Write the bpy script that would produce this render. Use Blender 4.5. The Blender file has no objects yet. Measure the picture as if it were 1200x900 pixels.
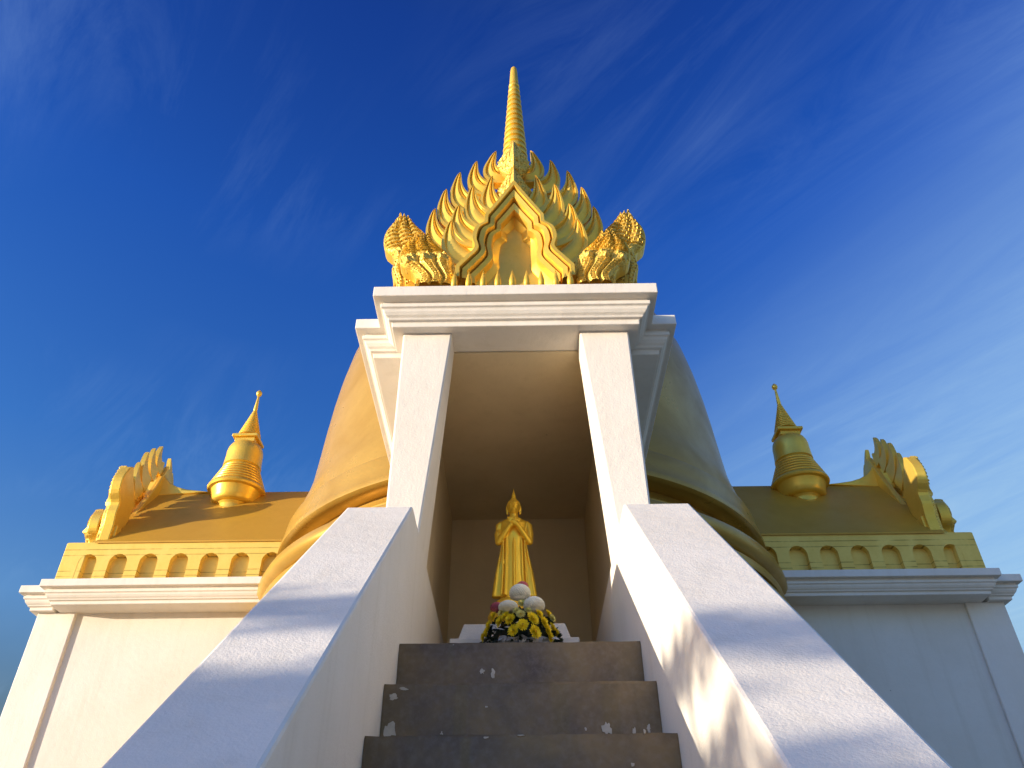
import bpy, bmesh, math, random
from mathutils import Vector, Matrix, noise
from mathutils.geometry import tessellate_polygon

random.seed(7)
S = bpy.context.scene
COL = S.collection
R = math.radians
ZO = 1.5            # every height below is measured from the eye, 1.5 m above the ground
YC = 9.31           # axis of the stupa

# ------------------------------------------------------------------ camera
cam = bpy.data.cameras.new('camera')
cam.sensor_width = 36.0
cam.lens = 936.0 / 1200.0 * 36.0
cam.clip_start = 0.05
cam.clip_end = 3000
co = bpy.data.objects.new('camera', cam)
COL.objects.link(co)
co.matrix_world = (Matrix.Translation((0, 0, ZO)) @ Matrix.Rotation(R(0.4), 4, 'Z')
                   @ Matrix.Rotation(R(127.5), 4, 'X') @ Matrix.Rotation(R(-0.5), 4, 'Z'))
S.camera = co

# ------------------------------------------------------------------ sky, sun, exposure
SUN_DIR = Vector((1.0, 0.42, -0.105)).normalized()      # the way the light travels
SUN_EL = math.asin(-SUN_DIR.z)
SUN_ROT = math.atan2(-SUN_DIR.x, -SUN_DIR.y) % (2 * math.pi)
world = bpy.data.worlds.new('World')
S.world = world
world.use_nodes = True
wn, wl = world.node_tree.nodes, world.node_tree.links
wn.clear()
wout = wn.new('ShaderNodeOutputWorld')
bg = wn.new('ShaderNodeBackground')
bg.inputs['Strength'].default_value = 0.15
sky = wn.new('ShaderNodeTexSky')
sky.sky_type = 'NISHITA'
sky.sun_disc = False
sky.sun_elevation = SUN_EL
sky.sun_rotation = SUN_ROT
sky.air_density = 1.0
sky.dust_density = 2.0
sky.ozone_density = 2.0
tc = wn.new('ShaderNodeTexCoord')
sep = wn.new('ShaderNodeSeparateXYZ')
wl.new(tc.outputs['Generated'], sep.inputs[0])
# clear deep-blue air: the sky's own colour, filtered by height
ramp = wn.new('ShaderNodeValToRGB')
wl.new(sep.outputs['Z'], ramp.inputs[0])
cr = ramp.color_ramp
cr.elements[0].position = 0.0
cr.elements[0].color = (0.70, 0.55, 0.38, 1)  # low end of the sky, out of view, dimmed and warmed to set fill
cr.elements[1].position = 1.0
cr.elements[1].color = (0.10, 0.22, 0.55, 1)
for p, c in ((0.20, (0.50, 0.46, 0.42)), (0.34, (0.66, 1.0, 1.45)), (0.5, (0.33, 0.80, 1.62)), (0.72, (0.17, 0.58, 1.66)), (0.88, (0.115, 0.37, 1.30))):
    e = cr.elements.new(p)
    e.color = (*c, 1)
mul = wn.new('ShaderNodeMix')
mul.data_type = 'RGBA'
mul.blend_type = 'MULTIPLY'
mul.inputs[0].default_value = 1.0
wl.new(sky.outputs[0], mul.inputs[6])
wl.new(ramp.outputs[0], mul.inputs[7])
# sun's side of the sky, out of view, brightened to add fill from the front
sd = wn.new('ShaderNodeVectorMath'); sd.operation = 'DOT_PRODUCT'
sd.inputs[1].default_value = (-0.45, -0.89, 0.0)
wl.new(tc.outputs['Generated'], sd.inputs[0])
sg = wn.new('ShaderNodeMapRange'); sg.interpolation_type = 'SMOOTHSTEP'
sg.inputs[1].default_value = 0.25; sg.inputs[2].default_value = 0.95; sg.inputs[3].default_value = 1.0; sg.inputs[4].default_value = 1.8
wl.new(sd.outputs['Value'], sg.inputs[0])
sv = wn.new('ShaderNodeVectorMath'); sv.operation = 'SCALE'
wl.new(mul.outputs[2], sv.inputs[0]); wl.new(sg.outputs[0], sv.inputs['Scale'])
# thin cirrus: stretched noise on a high flat layer
zmax = wn.new('ShaderNodeMath'); zmax.operation = 'MAXIMUM'; zmax.inputs[1].default_value = 0.12
wl.new(sep.outputs['Z'], zmax.inputs[0])
comb = wn.new('ShaderNodeCombineXYZ')
for ax in ('X', 'Y'):
    d = wn.new('ShaderNodeMath'); d.operation = 'DIVIDE'
    wl.new(sep.outputs[ax], d.inputs[0]); wl.new(zmax.outputs[0], d.inputs[1])
    wl.new(d.outputs[0], comb.inputs[ax])
cmap = wn.new('ShaderNodeMapping')
cmap.inputs['Rotation'].default_value = (0, 0, 0)
cmap.inputs['Scale'].default_value = (0.55, 2.6, 1)
cmap.inputs['Location'].default_value = (2.6, 4.15, 0.3)
crot = wn.new('ShaderNodeVectorRotate'); crot.rotation_type = 'Z_AXIS'; crot.inputs['Angle'].default_value = R(52)
wl.new(comb.outputs[0], crot.inputs['Vector'])
wl.new(crot.outputs[0], cmap.inputs[0])
cn = wn.new('ShaderNodeTexNoise')
cn.inputs['Scale'].default_value = 2.2
cn.inputs['Detail'].default_value = 11
cn.inputs['Roughness'].default_value = 0.70
cn.inputs['Distortion'].default_value = 0.9
wl.new(cmap.outputs[0], cn.inputs['Vector'])
cn2 = wn.new('ShaderNodeTexNoise')
cn2.inputs['Scale'].default_value = 1.5
cn2.inputs['Detail'].default_value = 2
wl.new(comb.outputs[0], cn2.inputs['Vector'])
cr2 = wn.new('ShaderNodeMapRange'); cr2.inputs[1].default_value = 0.44; cr2.inputs[2].default_value = 0.78
wl.new(cn.outputs[0], cr2.inputs[0])
cr3 = wn.new('ShaderNodeMapRange'); cr3.inputs[1].default_value = 0.42; cr3.inputs[2].default_value = 0.62
wl.new(cn2.outputs[0], cr3.inputs[0])
cm = wn.new('ShaderNodeMath'); cm.operation = 'MULTIPLY'
wl.new(cr2.outputs[0], cm.inputs[0]); wl.new(cr3.outputs[0], cm.inputs[1])
cm2 = wn.new('ShaderNodeMath'); cm2.operation = 'MULTIPLY'; cm2.inputs[1].default_value = 0.13
wl.new(cm.outputs[0], cm2.inputs[0])
cmix = wn.new('ShaderNodeMix'); cmix.data_type = 'RGBA'
wl.new(cm2.outputs[0], cmix.inputs[0])
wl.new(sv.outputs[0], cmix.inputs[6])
cmix.inputs[7].default_value = (1.8, 2.8, 4.2, 1)
# pale veil of high haze low in the east, away from the sun
hz = wn.new('ShaderNodeMath'); hz.operation = 'MULTIPLY_ADD'; hz.inputs[1].default_value = 0.55
wl.new(sep.outputs['X'], hz.inputs[0])
neg = wn.new('ShaderNodeMath'); neg.operation = 'MULTIPLY'; neg.inputs[1].default_value = -1.0
wl.new(sep.outputs['Z'], neg.inputs[0]); wl.new(neg.outputs[0], hz.inputs[2])
hz2 = wn.new('ShaderNodeMapRange'); hz2.interpolation_type = 'SMOOTHSTEP'
hz2.inputs[1].default_value = -0.60; hz2.inputs[2].default_value = -0.02; hz2.inputs[4].default_value = 0.80
wl.new(hz.outputs[0], hz2.inputs[0])
hn = wn.new('ShaderNodeMapRange'); hn.inputs[1].default_value = 0.3; hn.inputs[2].default_value = 0.7
hn.inputs[3].default_value = 0.65; hn.inputs[4].default_value = 1.0
wl.new(cn.outputs[0], hn.inputs[0])
hz3 = wn.new('ShaderNodeMath'); hz3.operation = 'MULTIPLY'
wl.new(hz2.outputs[0], hz3.inputs[0]); wl.new(hn.outputs[0], hz3.inputs[1])
hmix = wn.new('ShaderNodeMix'); hmix.data_type = 'RGBA'
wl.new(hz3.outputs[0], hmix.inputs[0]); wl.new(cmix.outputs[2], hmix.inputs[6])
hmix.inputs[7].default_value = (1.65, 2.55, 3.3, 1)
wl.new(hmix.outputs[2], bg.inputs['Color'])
wl.new(bg.outputs[0], wout.inputs[0])

sun = bpy.data.lights.new('sun', 'SUN')
sun.energy = 4.6
sun.angle = R(0.5)
sun.color = (1.0, 0.86, 0.66)
so = bpy.data.objects.new('sun', sun)
COL.objects.link(so)
so.rotation_euler = SUN_DIR.to_track_quat('-Z', 'Y').to_euler()
so.location = (-20, -8, 12)

S.view_settings.view_transform = 'Standard'
S.view_settings.look = 'None'
S.view_settings.gamma = 1
S.view_settings.exposure = 0.75
S.view_settings.use_curve_mapping = False
S.render.engine = 'CYCLES'
S.cycles.max_bounces = 8
S.cycles.diffuse_bounces = 5

# ------------------------------------------------------------------ materials
def newmat(name):
    m = bpy.data.materials.new(name)
    m.use_nodes = True
    nt = m.node_tree
    return m, nt, nt.nodes['Principled BSDF']

def add_noise(nt, scale, detail=4, rough=0.55, vec=None, dist=0.0):
    n = nt.nodes.new('ShaderNodeTexNoise')
    n.inputs['Scale'].default_value = scale
    n.inputs['Detail'].default_value = detail
    n.inputs['Roughness'].default_value = rough
    n.inputs['Distortion'].default_value = dist
    if vec: nt.links.new(vec, n.inputs['Vector'])
    return n

def objvec(nt):
    return nt.nodes.new('ShaderNodeTexCoord').outputs['Object']

def mixcol(nt, fac, a, b):
    m = nt.nodes.new('ShaderNodeMix'); m.data_type = 'RGBA'
    if hasattr(fac, 'links') or hasattr(fac, 'is_linked'): nt.links.new(fac, m.inputs[0])
    else: m.inputs[0].default_value = fac
    for v, i in ((a, 6), (b, 7)):
        if isinstance(v, tuple): m.inputs[i].default_value = (*v, 1)
        else: nt.links.new(v, m.inputs[i])
    return m.outputs[2]

def rng(nt, val, a, b, c=0.0, d=1.0):
    m = nt.nodes.new('ShaderNodeMapRange')
    for i, v in zip((1, 2, 3, 4), (a, b, c, d)): m.inputs[i].default_value = v
    nt.links.new(val, m.inputs[0])
    return m.outputs[0]

def bump(nt, bsdf, h, strength, dist):
    b = nt.nodes.new('ShaderNodeBump')
    b.inputs['Strength'].default_value = strength
    b.inputs['Distance'].default_value = dist
    nt.links.new(h, b.inputs['Height'])
    nt.links.new(b.outputs[0], bsdf.inputs['Normal'])
    return b

def stucco(name, base, dirt=0.10):
    m, nt, b = newmat(name)
    v = objvec(nt)
    n1 = add_noise(nt, 1.1, 5, 0.6, v)
    n2 = add_noise(nt, 14, 6, 0.65, v)
    n3 = add_noise(nt, 120, 3, 0.6, v)
    dk = tuple(c * (1 - dirt) * k for c, k in zip(base, (1, 0.985, 0.95)))
    c1 = mixcol(nt, rng(nt, n1.outputs[0], 0.35, 0.7), base, dk)
    dk2 = tuple(c * 0.93 for c in base)
    c2 = mixcol(nt, rng(nt, n2.outputs[0], 0.55, 0.8), c1, dk2)
    vo = nt.nodes.new('ShaderNodeTexVoronoi'); vo.inputs['Scale'].default_value = 3.1
    nt.links.new(v, vo.inputs['Vector'])
    spot = rng(nt, vo.outputs['Distance'], 0.012, 0.026, 0.6, 0.0)
    c3 = mixcol(nt, spot, c2, (0.16, 0.14, 0.11))
    mp = nt.nodes.new('ShaderNodeMapping'); mp.inputs['Scale'].default_value = (9, 9, .55)
    nt.links.new(v, mp.inputs[0])
    n4 = add_noise(nt, 1.0, 5, 0.6, mp.outputs[0])
    c3 = mixcol(nt, rng(nt, n4.outputs[0], 0.52, 0.78, 0, 0.5), c3, tuple(c * k for c, k in zip(base, (0.80, 0.78, 0.73))))
    nt.links.new(c3, b.inputs['Base Color'])
    b.inputs['Roughness'].default_value = 0.75
    b.inputs['Specular IOR Level'].default_value = 0.3
    ad = nt.nodes.new('ShaderNodeMath'); ad.operation = 'MULTIPLY_ADD'; ad.inputs[1].default_value = 2.2
    nt.links.new(n2.outputs[0], ad.inputs[0]); nt.links.new(n3.outputs[0], ad.inputs[2])
    bump(nt, b, ad.outputs[0], 0.32, 0.005)
    return m

def gold(name, base, dark, metallic=0.75, rough=0.36, bumpk=0.12, vscale=3.0, ornate=None, joints=None, patch=0.5, spec=0.15):
    m, nt, b = newmat(name)
    v = objvec(nt)
    n1 = add_noise(nt, vscale, 6, 0.6, v, 0.4)
    n2 = add_noise(nt, 30, 4, 0.6, v)
    c = mixcol(nt, rng(nt, n1.outputs[0], 0.38, 0.68, 0.0, patch), base, dark)
    c = mixcol(nt, rng(nt, n2.outputs[0], 0.55, 0.75, 0, 0.35), c, dark)
    h = n2.outputs[0]
    if ornate:
        vo = nt.nodes.new('ShaderNodeTexVoronoi'); vo.inputs['Scale'].default_value = ornate
        nt.links.new(v, vo.inputs['Vector'])
        c = mixcol(nt, rng(nt, vo.outputs['Distance'], 0.45, 0.75, 0, 0.6), c, tuple(k * 0.55 for k in dark))
        s = nt.nodes.new('ShaderNodeMath'); s.operation = 'MULTIPLY_ADD'; s.inputs[1].default_value = -1.6
        nt.links.new(vo.outputs['Distance'], s.inputs[0]); nt.links.new(h, s.inputs[2])
        h = s.outputs[0]
    if joints:
        sp = nt.nodes.new('ShaderNodeSeparateXYZ'); nt.links.new(v, sp.inputs[0])
        for z in joints:
            d = nt.nodes.new('ShaderNodeMath'); d.operation = 'SUBTRACT'; d.inputs[1].default_value = z
            nt.links.new(sp.outputs['Z'], d.inputs[0])
            a = nt.nodes.new('ShaderNodeMath'); a.operation = 'ABSOLUTE'
            nt.links.new(d.outputs[0], a.inputs[0])
            j = rng(nt, a.outputs[0], 0.003, 0.006, 0.75, 0.0)
            jn = nt.nodes.new('ShaderNodeMath'); jn.operation = 'MULTIPLY'
            nt.links.new(j, jn.inputs[0]); nt.links.new(rng(nt, n1.outputs[0], 0.35, 0.55), jn.inputs[1])
            c = mixcol(nt, jn.outputs[0], c, tuple(k * 0.3 for k in dark))
    nt.links.new(c, b.inputs['Base Color'])
    b.inputs['Metallic'].default_value = metallic
    b.inputs['Specular IOR Level'].default_value = spec
    r = rng(nt, n1.outputs[0], 0.3, 0.7, rough - 0.06, rough + 0.12)
    nt.links.new(r, b.inputs['Roughness'])
    bump(nt, b, h, bumpk, 0.01 if not ornate else 0.02)
    return m

M_WHITE = stucco('white stucco', (0.79, 0.75, 0.69))
M_WALL = stucco('cream stucco', (0.74, 0.705, 0.645), 0.10)
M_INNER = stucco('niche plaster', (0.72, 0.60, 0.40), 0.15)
M_GOLD = gold('gold paint', (0.88, 0.59, 0.10), (0.72, 0.43, 0.045), 0.50, 0.36)
M_BELL = gold('bell gold', (0.51, 0.325, 0.070), (0.35, 0.205, 0.035), 0.30, 0.30, 0.05, 1.1, patch=0.9, spec=0.25)
M_BAND = gold('arcade gold', (0.80, 0.585, 0.15), (0.66, 0.45, 0.09), 0.2, 0.5, 0.15, 4.0,
              joints=(ZO + 4.09, ZO + 4.02, ZO + 3.83, ZO + 3.765))
M_ROOF = gold('roof gold', (0.55, 0.31, 0.028), (0.45, 0.24, 0.018), 0.2, 0.5, 0.06, 2.5, spec=0.5)
M_ORN = gold('carved gold', (0.90, 0.64, 0.14), (0.62, 0.37, 0.06), 0.35, 0.40, 0.16, 6.0, ornate=75)
M_STATUE = gold('statue gold', (1.0, 0.66, 0.07), (0.97, 0.60, 0.05), 0.60, 0.36, 0.02, 5.0, patch=0.5)

def step_mat():
    m, nt, b = newmat('polished concrete')
    v = objvec(nt)
    n1 = add_noise(nt, 3.0, 6, 0.65, v, 0.3)
    n2 = add_noise(nt, 40, 5, 0.7, v)
    c = mixcol(nt, rng(nt, n1.outputs[0], 0.3, 0.7), (0.080, 0.054, 0.022), (0.225, 0.150, 0.060))
    c = mixcol(nt, rng(nt, n2.outputs[0], 0.45, 0.75, 0, 0.5), c, (0.23, 0.175, 0.12))
    n3 = add_noise(nt, 7.5, 4, 0.6, v, 0.8)
    n4 = add_noise(nt, 1.7, 1, 0.5, v)
    t = nt.nodes.new('ShaderNodeMath'); t.operation = 'MULTIPLY_ADD'; t.inputs[1].default_value = 0.5
    nt.links.new(n4.outputs[0], t.inputs[0]); nt.links.new(n3.outputs[0], t.inputs[2])
    chip = rng(nt, t.outputs[0], 0.965, 0.985)
    c = mixcol(nt, chip, c, (0.55, 0.52, 0.47))
    nt.links.new(c, b.inputs['Base Color'])
    nt.links.new(rng(nt, n1.outputs[0], 0.3, 0.7, 0.32, 0.6), b.inputs['Roughness'])
    bump(nt, b, n2.outputs[0], 0.15, 0.004)
    return m
M_STEP = step_mat()

def plain(name, col, rough=0.6, var=0.25, scale=20, spec=0.3, trans=0.0):
    m, nt, b = newmat(name)
    v = objvec(nt)
    n = add_noise(nt, scale, 4, 0.6, v)
    dk = tuple(c * (1 - var) for c in col)
    nt.links.new(mixcol(nt, rng(nt, n.outputs[0], 0.35, 0.65), col, dk), b.inputs['Base Color'])
    b.inputs['Roughness'].default_value = rough
    b.inputs['Specular IOR Level'].default_value = spec
    return m
M_CHIP = plain('chipped white paint', (0.58, 0.52, 0.43), 0.7)
M_GROUT = plain('dark cement smear', (0.07, 0.06, 0.05), 0.8)
M_PAVE = plain('pale paving', (0.46, 0.37, 0.24), 0.8, 0.2, 0.8)
M_YEL = plain('yellow petals', (0.92, 0.72, 0.02), 0.6, 0.15, 60)
M_PALEY = plain('pale yellow petals', (0.72, 0.66, 0.22), 0.6, 0.2, 60)
M_EYE = plain('flower eye', (0.55, 0.33, 0.02), 0.7)
M_WPET = plain('white petals', (0.90, 0.87, 0.76), 0.6, 0.08, 60)
M_PINK = plain('pink petals', (0.60, 0.14, 0.18), 0.6, 0.35, 50)
M_LEAFD = plain('dark leaves', (0.018, 0.030, 0.014), 0.5, 0.5, 30)
M_WRAP = plain('silver wrap', (0.50, 0.50, 0.52), 0.3, 0.3, 30, 0.6)
M_POT = plain('grey pot', (0.25, 0.25, 0.25), 0.6)
M_PED = stucco('white pedestal paint', (0.72, 0.69, 0.64), 0.1)
M_TLEAF = plain('tree leaves', (0.06, 0.11, 0.03), 0.55, 0.5, 4)
M_BARK = plain('bark', (0.14, 0.10, 0.07), 0.9, 0.4, 12)

# ------------------------------------------------------------------ helpers
def prop(o, label=None, cat=None, group=None, kind=None):
    if label: o['label'] = label
    if cat: o['category'] = cat
    if group: o['group'] = group
    if kind: o['kind'] = kind
    return o

def empty(name, loc, rz=0.0):
    o = bpy.data.objects.new(name, None)
    o.empty_display_size = 0.2
    COL.objects.link(o)
    o.location = loc
    o.rotation_euler = (0, 0, rz)
    return o

def build(name, bm, mat, parent=None, zo=True, smooth=False, sharp=None, recalc=True, bev=0.0):
    if zo: bmesh.ops.translate(bm, vec=(0, 0, ZO), verts=bm.verts)
    if recalc: bmesh.ops.recalc_face_normals(bm, faces=bm.faces)
    me = bpy.data.meshes.new(name)
    bm.to_mesh(me)
    bm.free()
    me.materials.append(mat)
    if smooth:
        for p in me.polygons: p.use_smooth = True
        if sharp: me.set_sharp_from_angle(angle=R(sharp))
    o = bpy.data.objects.new(name, me)
    COL.objects.link(o)
    if parent: o.parent = parent
    if bev:
        md = o.modifiers.new('bevel', 'BEVEL')
        md.width = bev; md.segments = 2; md.limit_method = 'ANGLE'; md.angle_limit = R(35)
        md.harden_normals = False
    return o

def box(bm, x0, x1, y0, y1, z0, z1):
    return hull8(bm, [(x0, y0, z0), (x1, y0, z0), (x1, y1, z0), (x0, y1, z0),
                      (x0, y0, z1), (x1, y0, z1), (x1, y1, z1), (x0, y1, z1)])

def hull8(bm, p):
    v = [bm.verts.new(q) for q in p]
    for f in ((0, 3, 2, 1), (4, 5, 6, 7), (0, 1, 5, 4), (1, 2, 6, 5), (2, 3, 7, 6), (3, 0, 4, 7)):
        bm.faces.new([v[i] for i in f])
    return v

def prism_x(bm, poly, x0, x1):
    """polygon in (y, z) pushed along x"""
    a = [bm.verts.new((x0, y, z)) for y, z in poly]
    b = [bm.verts.new((x1, y, z)) for y, z in poly]
    n = len(poly)
    bm.faces.new(a); bm.faces.new(b[::-1])
    for i in range(n):
        bm.faces.new((a[i], b[i], b[(i + 1) % n], a[(i + 1) % n]))

def prism_y(bm, poly, y0, y1):
    a = [bm.verts.new((x, y0, z)) for x, z in poly]
    b = [bm.verts.new((x, y1, z)) for x, z in poly]
    n = len(poly)
    bm.faces.new(a); bm.faces.new(b[::-1])
    for i in range(n):
        bm.faces.new((a[i], b[i], b[(i + 1) % n], a[(i + 1) % n]))

def loft(bm, rings, closed=True, cap=True):
    vs = [[bm.verts.new(p) for p in r] for r in rings]
    n = len(vs[0])
    for a, b in zip(vs, vs[1:]):
        for i in range(n if closed else n - 1):
            j = (i + 1) % n
            bm.faces.new((a[i], a[j], b[j], b[i]))
    if cap:
        bm.faces.new(vs[0][::-1]); bm.faces.new(vs[-1])
    return vs

def lathe(bm, prof, n=64, cx=0, cy=0, a0=0.0, cap=True):
    loft(bm, [[(cx + r * math.cos(a0 + 2 * math.pi * i / n), cy + r * math.sin(a0 + 2 * math.pi * i / n), z)
               for i in range(n)] for r, z in prof], True, cap)

def tube(bm, pts, rad, n=8, cap=True):
    pts = [Vector(p) for p in pts]
    rings = []
    up = Vector((0.13, 0.31, 0.94))
    for i, p in enumerate(pts):
        t = (pts[min(i + 1, len(pts) - 1)] - pts[max(i - 1, 0)]).normalized()
        a = t.cross(up)
        if a.length < 1e-4: a = t.cross(Vector((1, 0, 0)))
        a.normalize(); b = a.cross(t)
        r = rad[i] if isinstance(rad, (list, tuple)) else rad
        rings.append([p + a * r * math.cos(2 * math.pi * k / n) + b * r * math.sin(2 * math.pi * k / n) for k in range(n)])
    loft(bm, rings, True, cap)

def bez(p0, p1, p2, t):
    return Vector(p0) * (1 - t) ** 2 + Vector(p1) * 2 * t * (1 - t) + Vector(p2) * t * t

def blob(bm, c, r, sub=2, rot=None):
    res = bmesh.ops.create_icosphere(bm, subdivisions=sub, radius=1.0)
    for v in res['verts']:
        p = Vector((v.co.x * r[0], v.co.y * r[1], v.co.z * r[2]))
        if rot: p = rot @ p
        v.co = p + Vector(c)

# ------------------------------------------------------------------ ground
bm = bmesh.new()
v = [bm.verts.new(p) for p in ((-1500, -1500, 0), (1500, -1500, 0), (1500, 1500, 0), (-1500, 1500, 0))]
bm.faces.new(v)
g = build('ground', bm, M_PAVE, zo=False)
prop(g, kind='structure')

# ------------------------------------------------------------------ porch (one arm of the cross plan), built along local -y, axis of the stupa at 0,0
L = lambda Y: Y - YC

CORNICE = [(0.0, 3.440), (0.066, 3.440), (0.068, 3.478), (0.090, 3.482), (0.092, 3.494), (0.108, 3.508), (0.120, 3.527),
           (0.126, 3.548), (0.140, 3.553), (0.141, 3.582), (0.126, 3.586), (0.126, 3.606), (0.187, 3.606), (0.187, 3.69)]

def cornice(x, y0, y1, dz=0.0):
    b = bmesh.new()
    rings = []
    for o, z in CORNICE:
        rings.append([(-x - o, y0 - o, z + dz), (x + o, y0 - o, z + dz), (x + o, y1, z + dz), (-x - o, y1, z + dz)])
    loft(b, rings)
    return b

def pillar(s, front):
    b = bmesh.new()
    z0, z1 = (1.98, 3.443) if front else (-1.5, 3.443)
    xi0, xi1 = 0.542, 0.414
    p = []
    for z, xi, yb in ((z0, xi0, 4.37 if front else 4.36), (z1, xi1, 4.13 if front else 4.36)):
        p += [(s * xi, L(3.93), z), (s * 0.736, L(3.93), z), (s * 0.736, L(yb), z), (s * xi, L(yb), z)]
    hull8(b, p)
    return b

def arcade(s, ystart):
    """one long side of the gold band with blind arches; the face looks to s*x"""
    x = s * 0.97
    y0, y1 = L(ystart), -1.9
    z0, z1 = 3.69, 4.18
    pitch, wid, ztop = 0.347, 0.205, 4.035
    b = bmesh.new()
    fr, bk = 0.0, -0.075
    outer = [(y0, z0 + .001), (y1, z0 + .001), (y1, z1), (y0, z1)]
    holes = []
    c = y0 + 0.285
    while c + wid < y1:
        r = wid / 2
        pts = [(c - r, z0 + 0.03), (c + r, z0 + 0.03)]
        pts += [(c + r * math.cos(a), ztop - r + r * math.sin(a)) for a in [math.pi * k / 14 for k in range(15)]]
        holes.append(pts)
        c += pitch
    loops = [[Vector((y, z, 0)) for y, z in outer]] + [[Vector((y, z, 0)) for y, z in h] for h in holes]
    flat = [p for l in loops for p in l]
    vs = [b.verts.new((x, p.x, p.y)) for p in flat]
    for t in tessellate_polygon(loops):
        b.faces.new([vs[i] for i in t])
    k = len(loops[0])
    for h in holes:
        n = len(h)
        f = vs[k:k + n]; k += n
        w = [b.verts.new((x - s * 0.075, y, z)) for y, z in h]
        for i in range(n):
            b.faces.new((f[i], f[(i + 1) % n], w[(i + 1) % n], w[i]))
        b.faces.new(w[::-1])
    # top, ends and inner side of the band
    o = vs[:4]
    q = [b.verts.new((x - s * 0.20, p[0], p[1])) for p in outer]
    for i in range(4):
        b.faces.new((o[i], q[i], q[(i + 1) % 4], o[(i + 1) % 4]))
    b.faces.new(q)
    return b

def make_porch(name, front):
    root = empty(name, (0, 0, 0))
    for s in (-1, 1):
        b = bmesh.new(); box(b, min(s * .61, s * .70), max(s * .61, s * .70), L(4.14 if front else 4.355), L(6.75), 1.985 if front else -1.5, 3.44)
        build('side_wall', b, M_WALL, root)
        if front:
          b = bmesh.new(); box(b, min(s * .535, s * .702), max(s * .535, s * .702), L(4.42), L(6.75), -1.5, 1.983)
          build('knee_wall', b, M_WHITE, root, bev=.008)
          b = bmesh.new(); box(b, min(s * .545, s * .7355), max(s * .545, s * .7355), L(3.932), L(4.415), -1.5, 1.979)
          build('pillar_base', b, M_WHITE, root)
        build('gate_pillar', pillar(s, front), M_WHITE, root, bev=.012)
        b = arcade(s, 4.36 if front else 4.14)
        build('arcade_band', b, M_BAND, root)
        # roof slope
        b = bmesh.new()
        prism_y(b, [(s * .985, 4.165), (s * .985, 4.185), (s * 0.004, 5.375), (s * 0.004, 5.30)], L(4.45), -1.6)
        build('roof_slope', b, M_ROOF, root)
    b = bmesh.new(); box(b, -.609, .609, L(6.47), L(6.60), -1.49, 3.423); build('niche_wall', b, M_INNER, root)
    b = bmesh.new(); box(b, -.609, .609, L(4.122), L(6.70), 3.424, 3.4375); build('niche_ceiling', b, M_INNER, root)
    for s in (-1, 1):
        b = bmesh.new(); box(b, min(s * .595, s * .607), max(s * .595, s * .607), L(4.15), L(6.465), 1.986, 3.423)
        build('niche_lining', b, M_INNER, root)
    b = bmesh.new(); box(b, -.534, .534, L(3.803), L(6.465), -1.48, 1.246); build('niche_floor', b, M_STEP, root)
    # lintel and cornices
    b = bmesh.new(); box(b, -.70, .70, L(3.96), L(4.118), 3.45, 3.56)
    # the opening is a little higher than the cornice soffit, so the lintel is a shallow beam
    build('lintel', b, M_WHITE, root, bev=.006)
    gc = bmesh.new()
    rings = []
    for o, z in CORNICE:
        zz = z
        rings.append([(-.736 - o, L(3.93) - o, zz), (.736 + o, L(3.93) - o, zz), (.736 + o, L(4.12), zz), (-.736 - o, L(4.12), zz)])
    loft(gc, rings)
    build('gate_cornice', gc, M_WHITE, root, bev=.006)
    # moulded slab over the body, its profile returning across the front
    build('body_cornice', cornice(.903, L(4.24), -1.0, -0.001), M_WHITE, root, bev=.006)
    b = bmesh.new(); box(b, -.72, .72, L(4.10), L(4.40), 3.60, 3.684); build('roof_slab', b, M_WHITE, root)
    # gable: the band's short front, the triangle above and the little bracket on the ridge
    b = bmesh.new(); box(b, -.968, .968, L(4.36 if front else 4.12), L(4.38), 3.692, 4.18); build('gable_band', b, M_BAND, root, bev=.008)
    b = bmesh.new(); prism_y(b, [(-.96, 4.182), (.96, 4.182), (0, 5.36)], L(4.385), L(4.46)); build('gable', b, M_GOLD, root)
    b = bmesh.new()
    pts = [(L(4.30), 5.30), (L(5.25), 5.365), (L(5.05), 5.385), (L(4.88), 5.41), (L(4.75), 5.45), (L(4.64), 5.51), (L(4.56), 5.60), (L(4.50), 5.72), (L(4.32), 5.72)]
    prism_x(b, pts, -.05, .05)
    build('ridge_bracket', b, M_GOLD, root, bev=.012)
    return root

# ------------------------------------------------------------------ gable crest
F_FRONT = [((-0.115, 5.047), (-0.226, 5.135), (-0.199, 5.435), .125), ((-0.180, 4.90), (-0.356, 5.013), (-0.355, 5.316), .150),
           ((-0.275, 4.72), (-0.468, 4.814), (-0.464, 5.069), .155), ((-0.32, 4.50), (-0.516, 4.639), (-0.517, 4.886), .165)]
F_BACK = [((-0.070, 5.70), (-0.250, 5.695), (-0.175, 6.003), .125), ((-0.20, 5.53), (-0.37, 5.569), (-0.345, 5.863), .125),
          ((-0.315, 5.31), (-0.514, 5.371), (-0.487, 5.712), .140), ((-0.45, 5.09), (-0.609, 5.199), (-0.599, 5.486), .125),
          ((-0.53, 4.84), (-0.69, 4.95), (-0.683, 5.234), .120)]
US = [-1, -.98, -.70, -.58, -.28, .02, .30, .50, .66, .98, 1]
HS = [0, .95, 1.0, .35, .75, 1.05, .75, .30, .95, .9, 0]

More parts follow.
